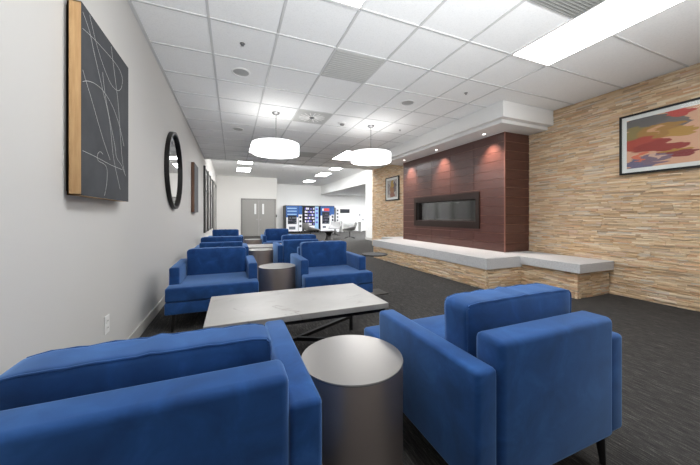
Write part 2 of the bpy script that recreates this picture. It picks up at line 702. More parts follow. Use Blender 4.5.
# grey double door in the far wall
dr = struct_empty('door_2', (0, 16.0, 0))
dx0, dx1, dz = .40, 2.19, 1.99
bm = new()
box(bm, dx0, dx0 + .08, -.03, 0, 0, dz)
box(bm, dx1 - .08, dx1, -.03, 0, 0, dz)
box(bm, dx0, dx1, -.03, 0, dz - .08, dz)
obj('door_frame', bm, M['doorframe'], dr)
mid = (dx0 + dx1) / 2
for a, b, vx, hx in ((dx0 + .083, mid - .004, mid - .24, mid - .09), (mid + .004, dx1 - .083, mid + .16, mid + .09)):
    bm = new()
    box(bm, a, b, -.02, -.001, .008, dz - .083)
    lf = obj('door_leaf', bm, M['doorgrey'], dr)
    bm = new()
    box(bm, vx - .01, vx + .13, -.026, -.02, 1.14, 1.74)
    p = obj('vision_panel_frame', bm, M['doorframe'], lf)
    bm = new()
    box(bm, vx + .01, vx + .11, -.028, -.02, 1.16, 1.72)
    obj('vision_panel', bm, M['frost'], lf)
    bm = new()
    lathe(bm, [(0, 0), (.035, 0), (.035, .012), (.012, .016), (.012, .05), (.026, .055), (.026, .075), (0, .08)], 16)
    bm.transform(Matrix.Translation((hx, -.02, .88)) @ Matrix.Rotation(R(90), 4, 'X'))
    obj('door_handle', bm, M['steel'], lf, True)

# ============================================================ FIREPLACE
fp = thing('fireplace', 'wide red-brown tiled fireplace with a long glass insert, above the pale hearth', 'fireplace', (4.15, 4.9, .45))
FX, FY0, FY1, FZ0, FZ1 = 4.15, 3.385, 6.40, .45, 2.44
OY0, OY1, OZ0, OZ1 = 3.97, 5.82, .95, 1.37      # opening
LOC = Vector((4.15, 4.9, .45))


def fbox(bm, x0, x1, y0, y1, z0, z1, bev=0, seg=2):
    return box(bm, x0 - LOC.x, x1 - LOC.x, y0 - LOC.y, y1 - LOC.y, z0 - LOC.z, z1 - LOC.z, bev, seg)


bm = new()   # grout body with a recess for the insert
fbox(bm, FX + .004, RW - .008, FY0 + .004, OY0, FZ0, FZ1)
fbox(bm, FX + .004, RW - .03, OY1, FY1 - .004, FZ0, FZ1)
fbox(bm, FX + .004, RW - .03, OY0, OY1, FZ0, OZ0)
fbox(bm, FX + .004, RW - .03, OY0, OY1, OZ1, FZ1)
obj('surround_grout', bm, M['grout'], fp)
bm = new()
rows = 13
rh = (FZ1 - FZ0) / rows
gp = .003
cols = [FY0, 4.035, 4.66, 5.25, 5.81, FY1]
for r in range(rows):
    z0, z1 = FZ0 + r * rh + gp, FZ0 + (r + 1) * rh - gp
    for a, b in zip(cols, cols[1:]):
        for (ya, yb, za, zb) in ((a + gp, b - gp, z0, z1),):
            # cut the tiles round the opening
            if zb <= OZ0 - .1 or za >= OZ1 + .1 or yb <= OY0 or ya >= OY1:
                fbox(bm, FX - .004, FX + .006, ya, yb, za, zb)
                continue
            for (p, q) in ((ya, min(yb, OY0)), (max(ya, OY1), yb)):
                if q - p > .01:
                    fbox(bm, FX - .004, FX + .006, p, q, za, zb)
            p, q = max(ya, OY0), min(yb, OY1)
            if q > p:
                for (s, u_) in ((za, min(zb, OZ0)), (max(za, OZ1), zb)):
                    if u_ - s > .005:
                        fbox(bm, FX - .004, FX + .006, p, q, s, u_)
    fbox(bm, FX + .012, FX + .50, FY0 - .004, FY0 + .006, z0, z1)
    fbox(bm, FX + .505, RW - .006, FY0 - .004, FY0 + .006, z0, z1)
    fbox(bm, FX + .012, RW - .025, FY1 - .006, FY1 + .004, z0, z1)
obj('tile_cladding', bm, M['tilebrown'], fp)
bm = new()
fbox(bm, FX - .006, FX + .012, FY0 - .006, FY0 + .012, FZ0, FZ1)
obj('corner_trim', bm, M['edge_trim'], fp)
bm = new()
fbox(bm, FX - .006, FX + .012, FY1 - .012, FY1 + .006, FZ0, FZ1)
obj('corner_trim', bm, M['edge_trim'], fp)
bm = new()   # insert frame
fbox(bm, FX - .03, FX + .06, 3.896, OY0 + .005, .945, 1.372)
fbox(bm, FX - .03, FX + .06, OY1 - .005, 5.893, .945, 1.372)
fbox(bm, FX - .03, FX + .002, 3.896, 5.893, 1.372, 1.49)
fbox(bm, FX - .03, FX + .002, 3.896, 5.893, .82, .945)
ins = obj('insert_frame', bm, M['bronze'], fp)
bm = new()
fbox(bm, FX + .30, FX + .31, OY0, OY1, OZ0, OZ1)
fbox(bm, FX, FX + .31, OY0 - .001, OY0 + .008, OZ0, OZ1)
fbox(bm, FX, FX + .31, OY1 - .008, OY1 + .001, OZ0, OZ1)
fbox(bm, FX, FX + .31, OY0, OY1, OZ0 - .001, OZ0 + .008)
fbox(bm, FX, FX + .31, OY0, OY1, OZ1 - .008, OZ1 + .001)
obj('firebox', bm, M['firebox'], fp)
bm = new()
fbox(bm, FX + .06, FX + .066, OY0, OY1, OZ0, OZ1)
obj('insert_glass', bm, M['fireglass'], fp)
bm = new()
rng = random.Random(3)
for k in range(90):
    y = rng.uniform(OY0 + .06, OY1 - .06)
    x = rng.uniform(FX + .1, FX + .26)
    s = rng.uniform(.012, .03)
    t_ = bmesh.new()
    bmesh.ops.create_icosphere(t_, subdivisions=1, radius=s)
    merge(bm, t_, Matrix.Translation(Vector((x, y, OZ0 + .012 + s * .6)) - LOC) @ Matrix.Diagonal((1, 1, .7, 1)))
o = obj('ember_stones', bm, M['log'], fp)
o['kind'] = 'stuff'

# hearth: stone base below a concrete slab with low wings
hb = thing('hearth', 'long pale concrete hearth ledge on a ledgestone base below the fireplace', 'hearth', (3.9, 4.7, 0))
HL = Vector((3.9, 4.7, 0))
bm = new()
for (x, ya, yb, zt, y_in) in ((3.312, 2.995, 6.49, .288, None),):
    box(bm, x + .02, RW - .025, ya + .02, yb - .02, 0, zt)
    ledger(bm, (x + .02, ya, 0), (0, 1, 0), (-1, 0, 0), yb - ya, 0, zt)
    ledger(bm, (x, ya + .02, 0), (1, 0, 0), (0, -1, 0), .72, 0, zt)
    ledger(bm, (x, yb - .02, 0), (1, 0, 0), (0, 1, 0), .72, 0, zt)
for ya, yb in ((2.235, 3.0), (6.47, 7.2)):
    box(bm, 4.03, RW - .025, ya + .02, yb - .02, 0, .33)
    ledger(bm, (4.03, ya, 0), (0, 1, 0), (-1, 0, 0), yb - ya, 0, .33)
ledger(bm, (4.012, 2.255, 0), (1, 0, 0), (0, -1, 0), RW - .025 - 4.012, 0, .33)
ledger(bm, (4.012, 7.18, 0), (1, 0, 0), (0, 1, 0), RW - .025 - 4.012, 0, .33)
bm.transform(Matrix.Translation(-HL))
obj('stone_base', bm, M['stone'], hb)
bm = new()
box(bm, 3.305, RW - .03, 2.982, 6.53, .29, .449, .004, 1)
box(bm, 3.97, RW - .03, 2.185, 2.981, .332, .449, .004, 1)
box(bm, 3.975, RW - .03, 6.531, 7.28, .332, .449, .004, 1)
bm.transform(Matrix.Translation(-HL))
obj('concrete_slab', bm, M['slab'], hb)

# ============================================================ CEILING FITTINGS
def cell(i0, i1, j0, j1):
    return GX + j0 * SX, GX + j1 * SX, GY + i0 * SY, GY + i1 * SY


def panel_thing(name, label, cat, rect, z, build, group=None):
    x0, x1, y0, y1 = rect
    c = ((x0 + x1) / 2, (y0 + y1) / 2, z)
    t = thing(name, label, cat, c, 0, group)
    build(t, (x1 - x0) / 2, (y1 - y0) / 2)
    return t


def troffer(t, a, b):
    bm = new()
    for s in (-1, 1):
        box(bm, s * a - .014, s * a + .014, -b, b, -.008, .03)
        box(bm, -a, a, s * b - .014, s * b + .014, -.008, .03)
    obj('light_frame', bm, M['white'], t)
    bm = new()
    box(bm, -a + .012, a - .012, -b + .012, b - .012, -.004, .004)
    obj('diffuser', bm, M['lightpanel'] if t.location.y < 9 else (M['doorpanel'] if t.location.x < 2 else M['farpanel'] if t.location.x < 6 else M['recess_fill']), t)


LG = 'recessed ceiling light panels'
panel_thing('ceiling_light', 'biggest bright ceiling light panel, nearest the stone wall at the top edge', 'ceiling light', cell(-2, 0, 5, 6), CEIL, troffer, LG)
panel_thing('ceiling_light', 'bright ceiling light panel of which a corner shows at the top middle edge', 'ceiling light', cell(-2, 0, 1, 2), CEIL, troffer, LG)
panel_thing('ceiling_light', 'rectangular ceiling light panel just behind the right pendant lamp', 'ceiling light', cell(8, 10, 5, 6), CEIL, troffer, LG)
panel_thing('ceiling_light', 'ceiling light panel hidden behind the left pendant lamp, one corner showing', 'ceiling light', cell(8, 10, 1, 2), CEIL, troffer, LG)
panel_thing('ceiling_light', 'ceiling light strip near the step in the ceiling, above the double door', 'ceiling light', (.17, .73, 11.5, 12.1), FAR, troffer, LG)
panel_thing('ceiling_light', 'square looking ceiling light closest to the wall of the double door', 'ceiling light', (.17, .75, 13.1, 14.25), FAR, troffer, LG)
panel_thing('ceiling_light', 'nearest of the three far ceiling lights before the vending machines', 'ceiling light', (3.97, 4.42, 11.6, 12.15), FAR, troffer, LG)
panel_thing('ceiling_light', 'middle one of the three far ceiling lights before the vending machines', 'ceiling light', (3.93, 4.48, 13.2, 14.4), FAR, troffer, LG)
panel_thing('ceiling_light', 'farthest of the three far ceiling lights, right above the vending machines', 'ceiling light', (3.93, 4.5, 16.2, 17.1), FAR, troffer, LG)
panel_thing('ceiling_light', 'added unseen fill light over the side recess behind the white pillar', 'ceiling light', (7.5, 8.7, 11.5, 13.0), 2.54, troffer, LG)  # added out of view to brighten the recess, no fixture seen there
panel_thing('ceiling_light', 'second added fill light over the side recess, unseen behind the pillar nearer the far wall', 'ceiling light', (8.15, 8.95, 15.2, 16.4), 2.54, troffer, LG)  # second unseen panel, added to whiten the recess back wall


def grille(t, a, b):
    bm = new()
    box(bm, -a + .01, a - .01, -b + .01, b - .01, -.003, .004)
    obj('backing', bm, M['lattice'], t)
    bm = new()
    n = 22
    for i in range(n + 1):
        x = -a + .012 + i * (2 * a - .024) / n
        box(bm, x - .002, x + .002, -b + .01, b - .01, -.009, -.003)
        y = -b + .012 + i * (2 * b - .024) / n
        box(bm, -a + .01, a - .01, y - .002, y + .002, -.009, -.003)
    obj('lattice', bm, M['lattice'], t)


def plain_panel(t, a, b):
    bm = new()
    box(bm, -a + .01, a - .01, -b + .01, b - .01, -.005, .004)
    obj('panel', bm, M['grille'], t)
    bm = new()
    for k in range(14):
        y = -b + .03 + k * (2 * b - .06) / 13
        box(bm, -a + .02, a - .02, y - .004, y + .004, -.008, -.004)
    obj('slats', bm, M['grille'], t)


def swirl(t, a, b):
    bm = new()
    box(bm, -a + .01, a - .01, -b + .01, b - .01, -.005, .004)
    obj('panel', bm, M['grille'], t)
    bm = new()
    for k in range(16):
        an = k * math.pi / 8
        d = Vector((math.cos(an), math.sin(an), 0))
        tube(bm, [d * .05 + Vector((0, 0, -.006)), d * .22 + Vector((0, 0, -.006))], .006, 6)
    obj('vane', bm, M['white'], t)
    bm = new()
    lathe(bm, [(0, -.012), (.04, -.012), (.045, -.004)], 20)
    obj('hub', bm, M['steel'], t)


VG = 'ceiling air vents'
panel_thing('ceiling_vent', 'dark lattice return vent beside the big light panel at the top edge', 'ceiling vent', cell(-2, -1, 4, 5), CEIL, grille, VG)
panel_thing('ceiling_vent', 'plain grey square ceiling vent panel in the middle of the tiles', 'ceiling vent', cell(1, 2, 2, 3), CEIL, plain_panel, VG)
panel_thing('ceiling_vent', 'grey square swirl vent between the two pendant lamps', 'ceiling vent', cell(4, 5, 2, 3), CEIL, swirl, VG)
panel_thing('ceiling_vent', 'small far grey ceiling vent left of the light behind the right pendant', 'ceiling vent', cell(9, 10, 3, 4), CEIL, plain_panel, VG)


def round_fitting(name, label, cat, x, y, prof, mats, parts, z=CEIL, group=None):
    t = thing(name, label, cat, (x, y, z), 0, group)
    for (pn, pr), mm in zip(parts, mats):
        bm = new()
        lathe(bm, pr, 32)
        obj(pn, bm, mm, t, True)
    return t


SPK = [('rim', [(.085, 0), (.105, 0), (.105, -.006), (.09, -.01), (.085, -.004)]), ('speaker_grille', [(0, -.006), (.088, -.005), (.088, 0)])]
M['spk'] = mat('speaker_grille_metal', srgb(176, 176, 174), 0.6, 0.2)
SG = 'round ceiling speakers'
round_fitting('ceiling_speaker', 'round ceiling speaker nearest the camera, above the left wall side', 'speaker', .09, 3.556, None, (M['white'], M['spk']), SPK, group=SG)
round_fitting('ceiling_speaker', 'round ceiling speaker near the white soffit of the fireplace', 'speaker', 2.386, 3.575, None, (M['white'], M['spk']), SPK, group=SG)
round_fitting('ceiling_speaker', 'far round ceiling speaker left of the left pendant lamp', 'speaker', .095, 5.897, None, (M['white'], M['spk']), SPK, group=SG)
SPR = [('escutcheon', [(0, -.003), (.022, -.003), (.025, 0)]), ('sprinkler_head', [(0, -.02), (.012, -.02), (.013, -.017), (.005, -.014), (.005, -.003)])]
RG = 'fire sprinkler heads'
for x, y, lb, z in ((.089, 2.968, 'small sprinkler head in the tile before the nearest ceiling speaker', CEIL),
                    (2.939, 2.997, 'small sprinkler head in the ceiling right before the soffit corner', CEIL),
                    (3.01, 4.768, 'small sprinkler head between the right pendant and the soffit', CEIL),
                    (2.105, 13.09, 'dark sprinkler head on the far ceiling, the left of two dots', FAR),
                    (2.607, 12.886, 'dark sprinkler head on the far ceiling, the right of two dots', FAR)):
    round_fitting('fire_sprinkler', lb, 'sprinkler', x, y, None, (M['steel'], M['steel']), SPR, z, RG)
round_fitting('smoke_detector', 'small round smoke detector between the two pendants, nearer the right one', 'smoke detector', 1.82, 4.807, None, (M['white'], M['steel']),
              [('detector_base', [(.07, 0), (.07, -.012), (.05, -.02), (0, -.02)]), ('sensor', [(0, -.045), (.03, -.045), (.045, -.02)])])

# pendants
def pendant(x, y, label, z0=2.05, z1=2.215):
    t = thing('pendant_lamp', label, 'pendant lamp', (x, y, CEIL), 0, 'drum pendant lamps')
    bm = new()
    lathe(bm, [(0, -.035), (.03, -.034), (.062, -.012), (.065, 0)], 28)
    obj('canopy', bm, M['steel'], t, True)
    bm = new()
    cyl(bm, (0, 0, z1 - CEIL - .03), (0, 0, -.03), .006, n=10)
    obj('stem', bm, M['steel'], t)
    bm = new()
    a, b = z0 - CEIL, z1 - CEIL
    lathe(bm, [(.361, a), (.371, a), (.371, b), (.361, b), (.361, a)], 72)
    obj('lamp_shade', bm, M['shade'], t, True)
    bm = new()
    lathe(bm, [(0, a + .012), (.36, a + .012), (.36, a + .02), (0, a + .02)], 72)
    obj('diffuser', bm, M['pend_low'], t, True)
    bm = new()
    lathe(bm, [(0, b - .03), (.36, b - .03), (.36, b - .026), (0, b - .026)], 72)
    obj('top_diffuser', bm, M['pend_top'], t, True)
    return t


pendant(.65, 4.74, 'left of the two white drum pendant lamps, over the seating rows')
pendant(2.375, 4.76, 'right of the two white drum pendant lamps, nearer the fireplace')

# downlights in the soffit
for k, (y, lb) in enumerate(((3.62, 'small soffit downlight nearest the corner of the fireplace'), (4.85, 'middle soffit downlight above the fireplace insert'),
                             (6.05, 'far soffit downlight over the left end of the fireplace'))):
    t = thing('downlight', lb, 'downlight', (3.95, y, 2.44), 0, 'soffit downlights')
    bm = new()
    lathe(bm, [(.024, 0), (.04, 0), (.038, -.004), (.024, -.004)], 24)
    obj('trim_ring', bm, M['white'], t, True)
    bm = new()
    lathe(bm, [(0, -.003), (.025, -.002)], 20)
    obj('lens', bm, M['bulb'], t, True)
    ld = bpy.data.lights.new('downlight_beam', 'SPOT')
    ld.energy = 50
    ld.spot_size = R(84)
    ld.spot_blend = 1.0
    ld.shadow_soft_size = .02
    ld.color = (1, .86, .76)
    lo = bpy.data.objects.new('downlight_beam', ld)
    COL.objects.link(lo)
    lo.parent = t
    lo.location = (0, 0, -.01)
    lo.rotation_euler = (0, R(-14), 0)

# ============================================================ ARMCHAIRS
def sup(c, p=9):
    n = (abs(c[0]) ** p + abs(c[1]) ** p + abs(c[2]) ** p) ** (1 / p)
    return Vector(c) / n if n > 1e-9 else Vector(c)


def cushion_pt(c, w, h, th, seed=0.0):
    q = sup(c, 13)
    u, s, v = q.x, q.y, q.z            # u width, s thickness, v height
    bul = (1 - u * u) * (1 - v * v)
    y = s * th / 2 * (0.88 + .26 * max(bul, 0))
    x = u * w / 2 * (1 - .025 * (1 - abs(v)) * (1 if abs(u) > .5 else 0))
    z = v * h / 2 * (1 + .03 * (1 - u * u) + .02 * abs(u) ** 8)
    # soft puckers along the seams
    edge = max(abs(u), abs(v)) ** 6
    wr = .002 * edge * (math.sin(u * 17 + seed) + math.sin(u * 31 + 2.1 * seed + v * 5)) * (1 - .6 * abs(u))
    z += wr * (1 if v > 0 else .3)
    y += s * wr * .8
    return Vector((x, y, z))


def cushion_mesh(w, h, th, seed):
    bm = new()
    bmesh.ops.create_cube(bm, size=2)
    bmesh.ops.subdivide_edges(bm, edges=bm.edges[:], cuts=17, use_grid_fill=True)
    for v in bm.verts:
        v.co = cushion_pt(v.co, w, h, th, seed)
    return bm


def seam_pts(w, h, th, seed, s, n=22):
    pts = []
    for i in range(n):
        pts.append((-1 + 2 * i / n, 1))
    for i in range(n):
        pts.append((1, 1 - 2 * i / n))
    for i in range(n):
        pts.append((1 - 2 * i / n, -1))
    for i in range(n):
        pts.append((-1, -1 + 2 * i / n))
    return [cushion_pt((a, s, b), w, h, th, seed) for a, b in pts]


def make_armchair(label):
    """origin on the floor below the middle of the rear edge, facing +Y"""
    root = thing('armchair', label, 'armchair', (0, 0, 0), 0, 'blue velvet armchairs')
    V = M['velvet']
    bm = new()
    box(bm, -.306, .306, .02, .70, .165, .27, .006)
    box(bm, -.40, .40, .655, .835, .163, .269, .008)
    obj('base', bm, V, root, True)
    bm = new()          # T-shaped seat
    P = [(-.305, .10), (.305, .10), (.305, .668), (.398, .668), (.398, .84), (-.398, .84), (-.398, .668), (-.305, .668)]
    lo = [bm.verts.new((x, y, .274)) for x, y in P]
    hi = [bm.verts.new((x, y, .402)) for x, y in P]
    bm.faces.new(lo[::-1])
    bm.faces.new(hi)
    for i in range(8):
        j = (i + 1) % 8
        bm.faces.new((lo[i], lo[j], hi[j], hi[i]))
    bmesh.ops.recalc_face_normals(bm, faces=bm.faces[:])
    bmesh.ops.bevel(bm, geom=bm.edges[:], offset=.016, segments=3, profile=.5, affect='EDGES')
    obj('seat', bm, V, root, True)
    for s in (-1, 1):
        bm = new()
        box(bm, min(s * .312, s * .40), max(s * .312, s * .40), 0, .65, .163, .556, .016, 3)
        obj('arm', bm, V, root, True)
    bm = new()
    box(bm, -.309, .309, -.012, .105, .163, .64, .022, 4)
    obj('backrest', bm, V, root, True)
    # loose back cushion
    W, H, T = .615, .325, .148
    mt = Matrix.Translation((0, .195, .55)) @ Matrix.Rotation(R(1), 4, 'X')
    bm = cushion_mesh(W, H, T, 1.3)
    bm.transform(mt)
    cu = obj('back_cushion', bm, V, root, True)
    bm = new()
    for s in (-.93, .93):
        tube(bm, seam_pts(W, H, T, 1.3, s), .0035, 6, True)
    bm.transform(mt)
    obj('piping', bm, V, cu, True)
    for sx in (-1, 1):
        for y in (.055, .79):
            bm = new()
            cyl(bm, (sx * .345, y + (.01 if y > .4 else -.01), 0), (sx * .335, y, .165), .011, .02, 16)
            obj('leg', bm, M['legblack'], root, True)
    return root


PI = math.pi
arm0 = make_armchair('large blue velvet armchair in the left foreground, back to the camera, near the wall outlet')
arm0.location = (-.175, .735, 0)
CX_L, CX_R = -.158, 1.103
GRP = 'blue velvet armchairs'
for x, y, rz, lb in (
        (1.100, .665, 0, 'blue velvet armchair in the right foreground, back to the camera, toward the low hearth wing'),
        (CX_L, 3.79, PI, 'blue armchair facing the camera behind the white marble table, beside the left wall'),
        (CX_R, 3.79, PI, 'blue armchair facing the camera behind the right end of the white marble table'),
        (-.16, 4.89, 0, 'blue armchair turned away, only its top showing behind the left camera-facing armchair'),
        (1.10, 4.89, 0, 'blue armchair turned away, seen between the drum tables and the right camera-facing armchair'),
        (-.16, 8.05, PI, 'farthest left blue armchair facing the camera, in front of the double door'),
        (1.10, 8.05, PI, 'farthest right blue armchair facing the camera, below the vending machines')):
    a_ = dup(arm0, (x, y, 0), rz, lb, GRP)
    for ch in a_.children:
        if ch.name.startswith('back_cushion'):
            ch.location = {(CX_L, 3.79): (.0, -.01, -.03), (1.100, .665): (-.012, .0, .012)}.get((x, y), (0, 0, 0))
for ch in arm0.children:
    if ch.name.startswith('back_cushion'):
        ch.location = (-.02, 0, -.022)


# ============================================================ TABLES
def make_coffee_table(label, loc):
    root = thing('coffee_table', label, 'coffee table', loc, 0, 'white marble coffee tables')
    a, b = .597, .331
    bm = new()
    box(bm, -a, a, -b, b, .382, .42, .003, 2)
    obj('tabletop', bm, M['marble'], root)
    bm = new()
    i = .02
    for s in (-1, 1):
        box(bm, -a + i, a - i, s * (b - i - .0125) - .0125, s * (b - i - .0125) + .0125, .355, .381)
        box(bm, s * (a - i - .0125) - .0125, s * (a - i - .0125) + .0125, -b + i + .026, b - i - .026, .355, .381)
    obj('frame', bm, M['black'], root)
    for sx in (-1, 1):
        for sy in (-1, 1):
            bm = new()
            cx, cy = sx * (a - i - .0125), sy * (b - i - .0125)
            box(bm, cx - .0124, cx + .0124, cy - .0124, cy + .0124, 0, .3549)
            obj('leg', bm, M['black'], root)
    for s in (-1, 1):
        bm = new()
        p0, p1 = Vector((-a + .05, -s * (b - .05), .13 if s > 0 else .1301)), Vector((a - .05, s * (b - .05), .13))
        d = (p1 - p0)
        L = d.length
        box(bm, -L / 2, L / 2, -.0125, .0125, -.0125, .0125)
        bm.transform(Matrix.Translation((0, 0, .13 + (.0005 if s > 0 else 0))) @ Matrix.Rotation(math.atan2(d.y, d.x), 4, 'Z'))
        obj('cross_stretcher', bm, M['black'], root)
    return root


ct = make_coffee_table('white marble coffee table with black metal frame in the foreground between the armchairs', (.443, 2.131, 0))
dup(ct, (.443, 6.38, 0), 0, 'farther white marble coffee table, half hidden among the back armchairs')


def make_drum(label, loc):
    root = thing('drum_table', label, 'side table', loc, 0, 'round metal drum tables')
    r, h = .205, .475
    bm = new()
    lathe(bm, [(0, 0), (r - .006, 0), (r, .006), (r, h - .008)], 72)
    obj('drum_body', bm, M['gunmetal'], root, True)
    bm = new()
    lathe(bm, [(r, h - .008), (r + .0015, h - .005), (r, h), (r - .004, h), (0, h)], 72)
    obj('tabletop', bm, M['drumtop'], root, True, label='pale satin round top')
    return root


d0 = make_drum('largest round metal drum table, pale topped, between the two foreground armchairs', (.45, 1.075, 0))
for x, y, lb in ((.475, 3.36, 'round metal drum side table just behind the near marble table'),
                 (.45, 5.12, 'round metal drum side table with bright top, second row back'),
                 (.47, 7.45, 'farthest dark round drum side table, in front of the double door')):
    dup(d0, (x, y, 0), 0, lb)

# small pedestal table beside the right armchair
t = thing('pedestal_table', 'small thin round dark side table right of the camera-facing armchair, toward the hearth', 'side table', (1.80, 3.49, 0))
bm = new()
lathe(bm, [(0, .516), (.172, .516), (.175, .52), (.175, .528), (.172, .532), (0, .532)], 56)
obj('tabletop', bm, M['darktop'], t, True)
bm = new()
cyl(bm, (-.15, 0, .012), (-.15, 0, .516), .014, n=16)
obj('pole', bm, M['black'], t, True)
bm = new()
box(bm, -.19, .14, -.14, .14, 0, .012, .004, 1)
obj('foot_plate', bm, M['black'], t)

# ============================================================ FAR LOUNGE GROUP
def make_lounge(label, loc, rz, fabric):
    root = thing('swivel_chair', label, 'lounge chair', loc, rz, 'grey swivel lounge chairs')
    prof = [(.30, .36), (.26, .385), (.10, .37), (-.10, .36), (-.22, .40), (-.29, .50), (-.33, .62), (-.36, .74)]
    prof = smooth_pts(prof, 3)
    bm = new()
    N = 13
    rows = []
    for k, (py, pz) in enumerate(prof):
        f = k / (len(prof) - 1)
        hw = .30 - .05 * max(0, (f - .6) / .4) ** 2
        row = []
        for i in range(N):
            u = -1 + 2 * i / (N - 1)
            wing = abs(u) ** 2.5
            mid = math.exp(-((f - .5) / .28) ** 2)
            row.append(bm.verts.new((u * hw, py + wing * .16 * max(0, (f - .45)), pz + wing * (.17 * mid + .02))))
        rows.append(row)
    for a, b in zip(rows, rows[1:]):
        for i in range(N - 1):
            bm.faces.new((a[i], a[i + 1], b[i + 1], b[i]))
    bmesh.ops.recalc_face_normals(bm, faces=bm.faces[:])
    bmesh.ops.solidify(bm, geom=bm.faces[:], thickness=.045)
    obj('shell', bm, fabric, root, True)
    bm = new()
    cyl(bm, (0, 0, .06), (0, 0, .33), .022, n=16)
    obj('column', bm, M['black'], root, True)
    bm = new()
    for k in range(4):
        an = PI / 4 + k * PI / 2
        d = Vector((math.cos(an), math.sin(an), 0))
        tube(bm, [d * .0 + Vector((0, 0, .075)), d * .15 + Vector((0, 0, .06)), d * .32 + Vector((0, 0, .015))], .015, 8)
    obj('star_base', bm, M['black'], root, True)
    return root


make_lounge('grey swivel lounge chair left of the far round table, before the middle vending machine', (3.25, 12.6, 0), R(-75), M['lounge_dark'])
make_lounge('grey swivel lounge chair right of the far round table, facing left', (5.15, 12.55, 0), R(65), M['lounge_dark'])
make_lounge('pale grey swivel lounge chair behind the far round table', (5.15, 14.7, 0), R(150), M['lounge_light'])
t = thing('round_table', 'low round dark table with a flared pedestal among the far lounge chairs', 'table', (4.02, 12.3, 0))
bm = new()
lathe(bm, [(0, .36), (.37, .36), (.385, .368), (.385, .38), (.375, .386), (0, .386)], 56)
obj('tabletop', bm, M['darktop'], t, True)
bm = new()
lathe(bm, [(0, 0), (.19, 0), (.19, .012), (.16, .05), (.11, .18), (.13, .27), (.22, .345), (.24, .36), (0, .36)], 40)
obj('pedestal', bm, M['black'], t, True)
t = thing('console_table', 'low white console table against the far wall of the recess, behind the lounge chairs', 'table', (7.55, 18.2, 0))
bm = new()
box(bm, -.75, .75, -.3, .3, .68, .73)
obj('tabletop', bm, M['white'], t)
for s in (-1, 1):
    bm = new()
    box(bm, s * .7 - .03, s * .7 + .03, -.27, .27, 0, .68)
    obj('leg', bm, M['white'], t)

# ============================================================ VENDING MACHINES
VY = 18.0


def vend_body(x0, x1, label, h=1.74):
    t = thing('vending_machine', label, 'vending machine', (x0, VY, 0), 0, 'vending machines along the back wall')
    bm = new()
    box(bm, 0, x1 - x0, .02, .85, .08, h, .01, 1)
    obj('cabinet', bm, M['vblack'], t)
    bm = new()
    for fx in (.06, x1 - x0 - .06):
        for fy in (.1, .78):
            cyl(bm, (fx, fy, 0), (fx, fy, .08), .03, n=10)
    obj('feet', bm, M['black'], t)
    return t


def slab(t, name, m, x0, x1, z0, z1, d=.02, label=None, y=0.0):
    bm = new()
    box(bm, x0, x1, y - d, y + .02, z0, z1)
    return obj(name, bm, m, t, label=label)


def shelf_rows(t, x0, x1, zs, n, mats, hh, rng):
    for z in zs:
        slab(t, 'shelf', M['prod_grey'], x0, x1, z - .012, z, .012)
        for k in range(n):
            wx = (x1 - x0) / n
            a = x0 + k * wx + wx * .12
            bm = new()
            hz = hh * rng.uniform(.7, 1)
            box(bm, a, a + wx * .76, -.011, .015, z, z + hz)
            obj('product', bm, rng.choice(mats), t)


rng = random.Random(5)
# left machine: blue top, dark window, white below
t = vend_body(3.04, 4.16, 'left vending machine, blue top with pale stripes and dark snack window')
slab(t, 'front_panel', M['vwhite'], .06, .80, .10, .98)
slab(t, 'header_panel', M['vblue'], .04, .80, .98, 1.70)
for z in (1.14, 1.34, 1.52):
    slab(t, 'header_stripe', M['vlight'], .12, .70, z, z + .06, .024)
slab(t, 'product_window', M['vdark'], .15, .70, .56, 1.10, .027)
shelf_rows(t, .17, .68, (.60, .76, .92), 6, (M['prod_grey'], M['prod_dark'], M['vdark']), .09, rng)
for o in list(t.children):
    if o.name.split('.')[0] in ('product', 'shelf'):
        o.location.y = -.022
slab(t, 'coin_panel', M['vblue'], .83, 1.05, 1.16, 1.70)
slab(t, 'payment_panel', M['vwhite'], .83, 1.05, .10, 1.16)
for z in (.92, .66, .36):
    slab(t, 'button_pad', M['vblack'], .87, 1.01, z, z + .14, .026)
slab(t, 'dispensing_flap', M['prod_grey'], .22, .62, .22, .40, .028)

# middle machine: lit rows of white and violet packs
t = vend_body(4.20, 5.20, 'middle vending machine with lit rows of white and violet packs')
slab(t, 'product_window', M['vdark'], .04, .72, .46, 1.68)
shelf_rows(t, .06, .70, (.50, .68, .88, 1.08, 1.28, 1.48), 7, (M['prod_white'], M['prod_white'], M['prod_violet'], M['prod_dark']), .13, rng)
for o in list(t.children):
    if o.name.split('.')[0] in ('product', 'shelf'):
        o.location.y = -.014
slab(t, 'side_panel', M['vlight'], .74, .97, .10, 1.68)
for z in (.6, .9, 1.2, 1.45):
    slab(t, 'button_pad', M['prod_violet'], .78, .93, z, z + .12, .026)
slab(t, 'front_panel', M['vwhite'], .04, .72, .10, .45)
slab(t, 'dispensing_flap', M['prod_grey'], .26, .60, .22, .34, .026)

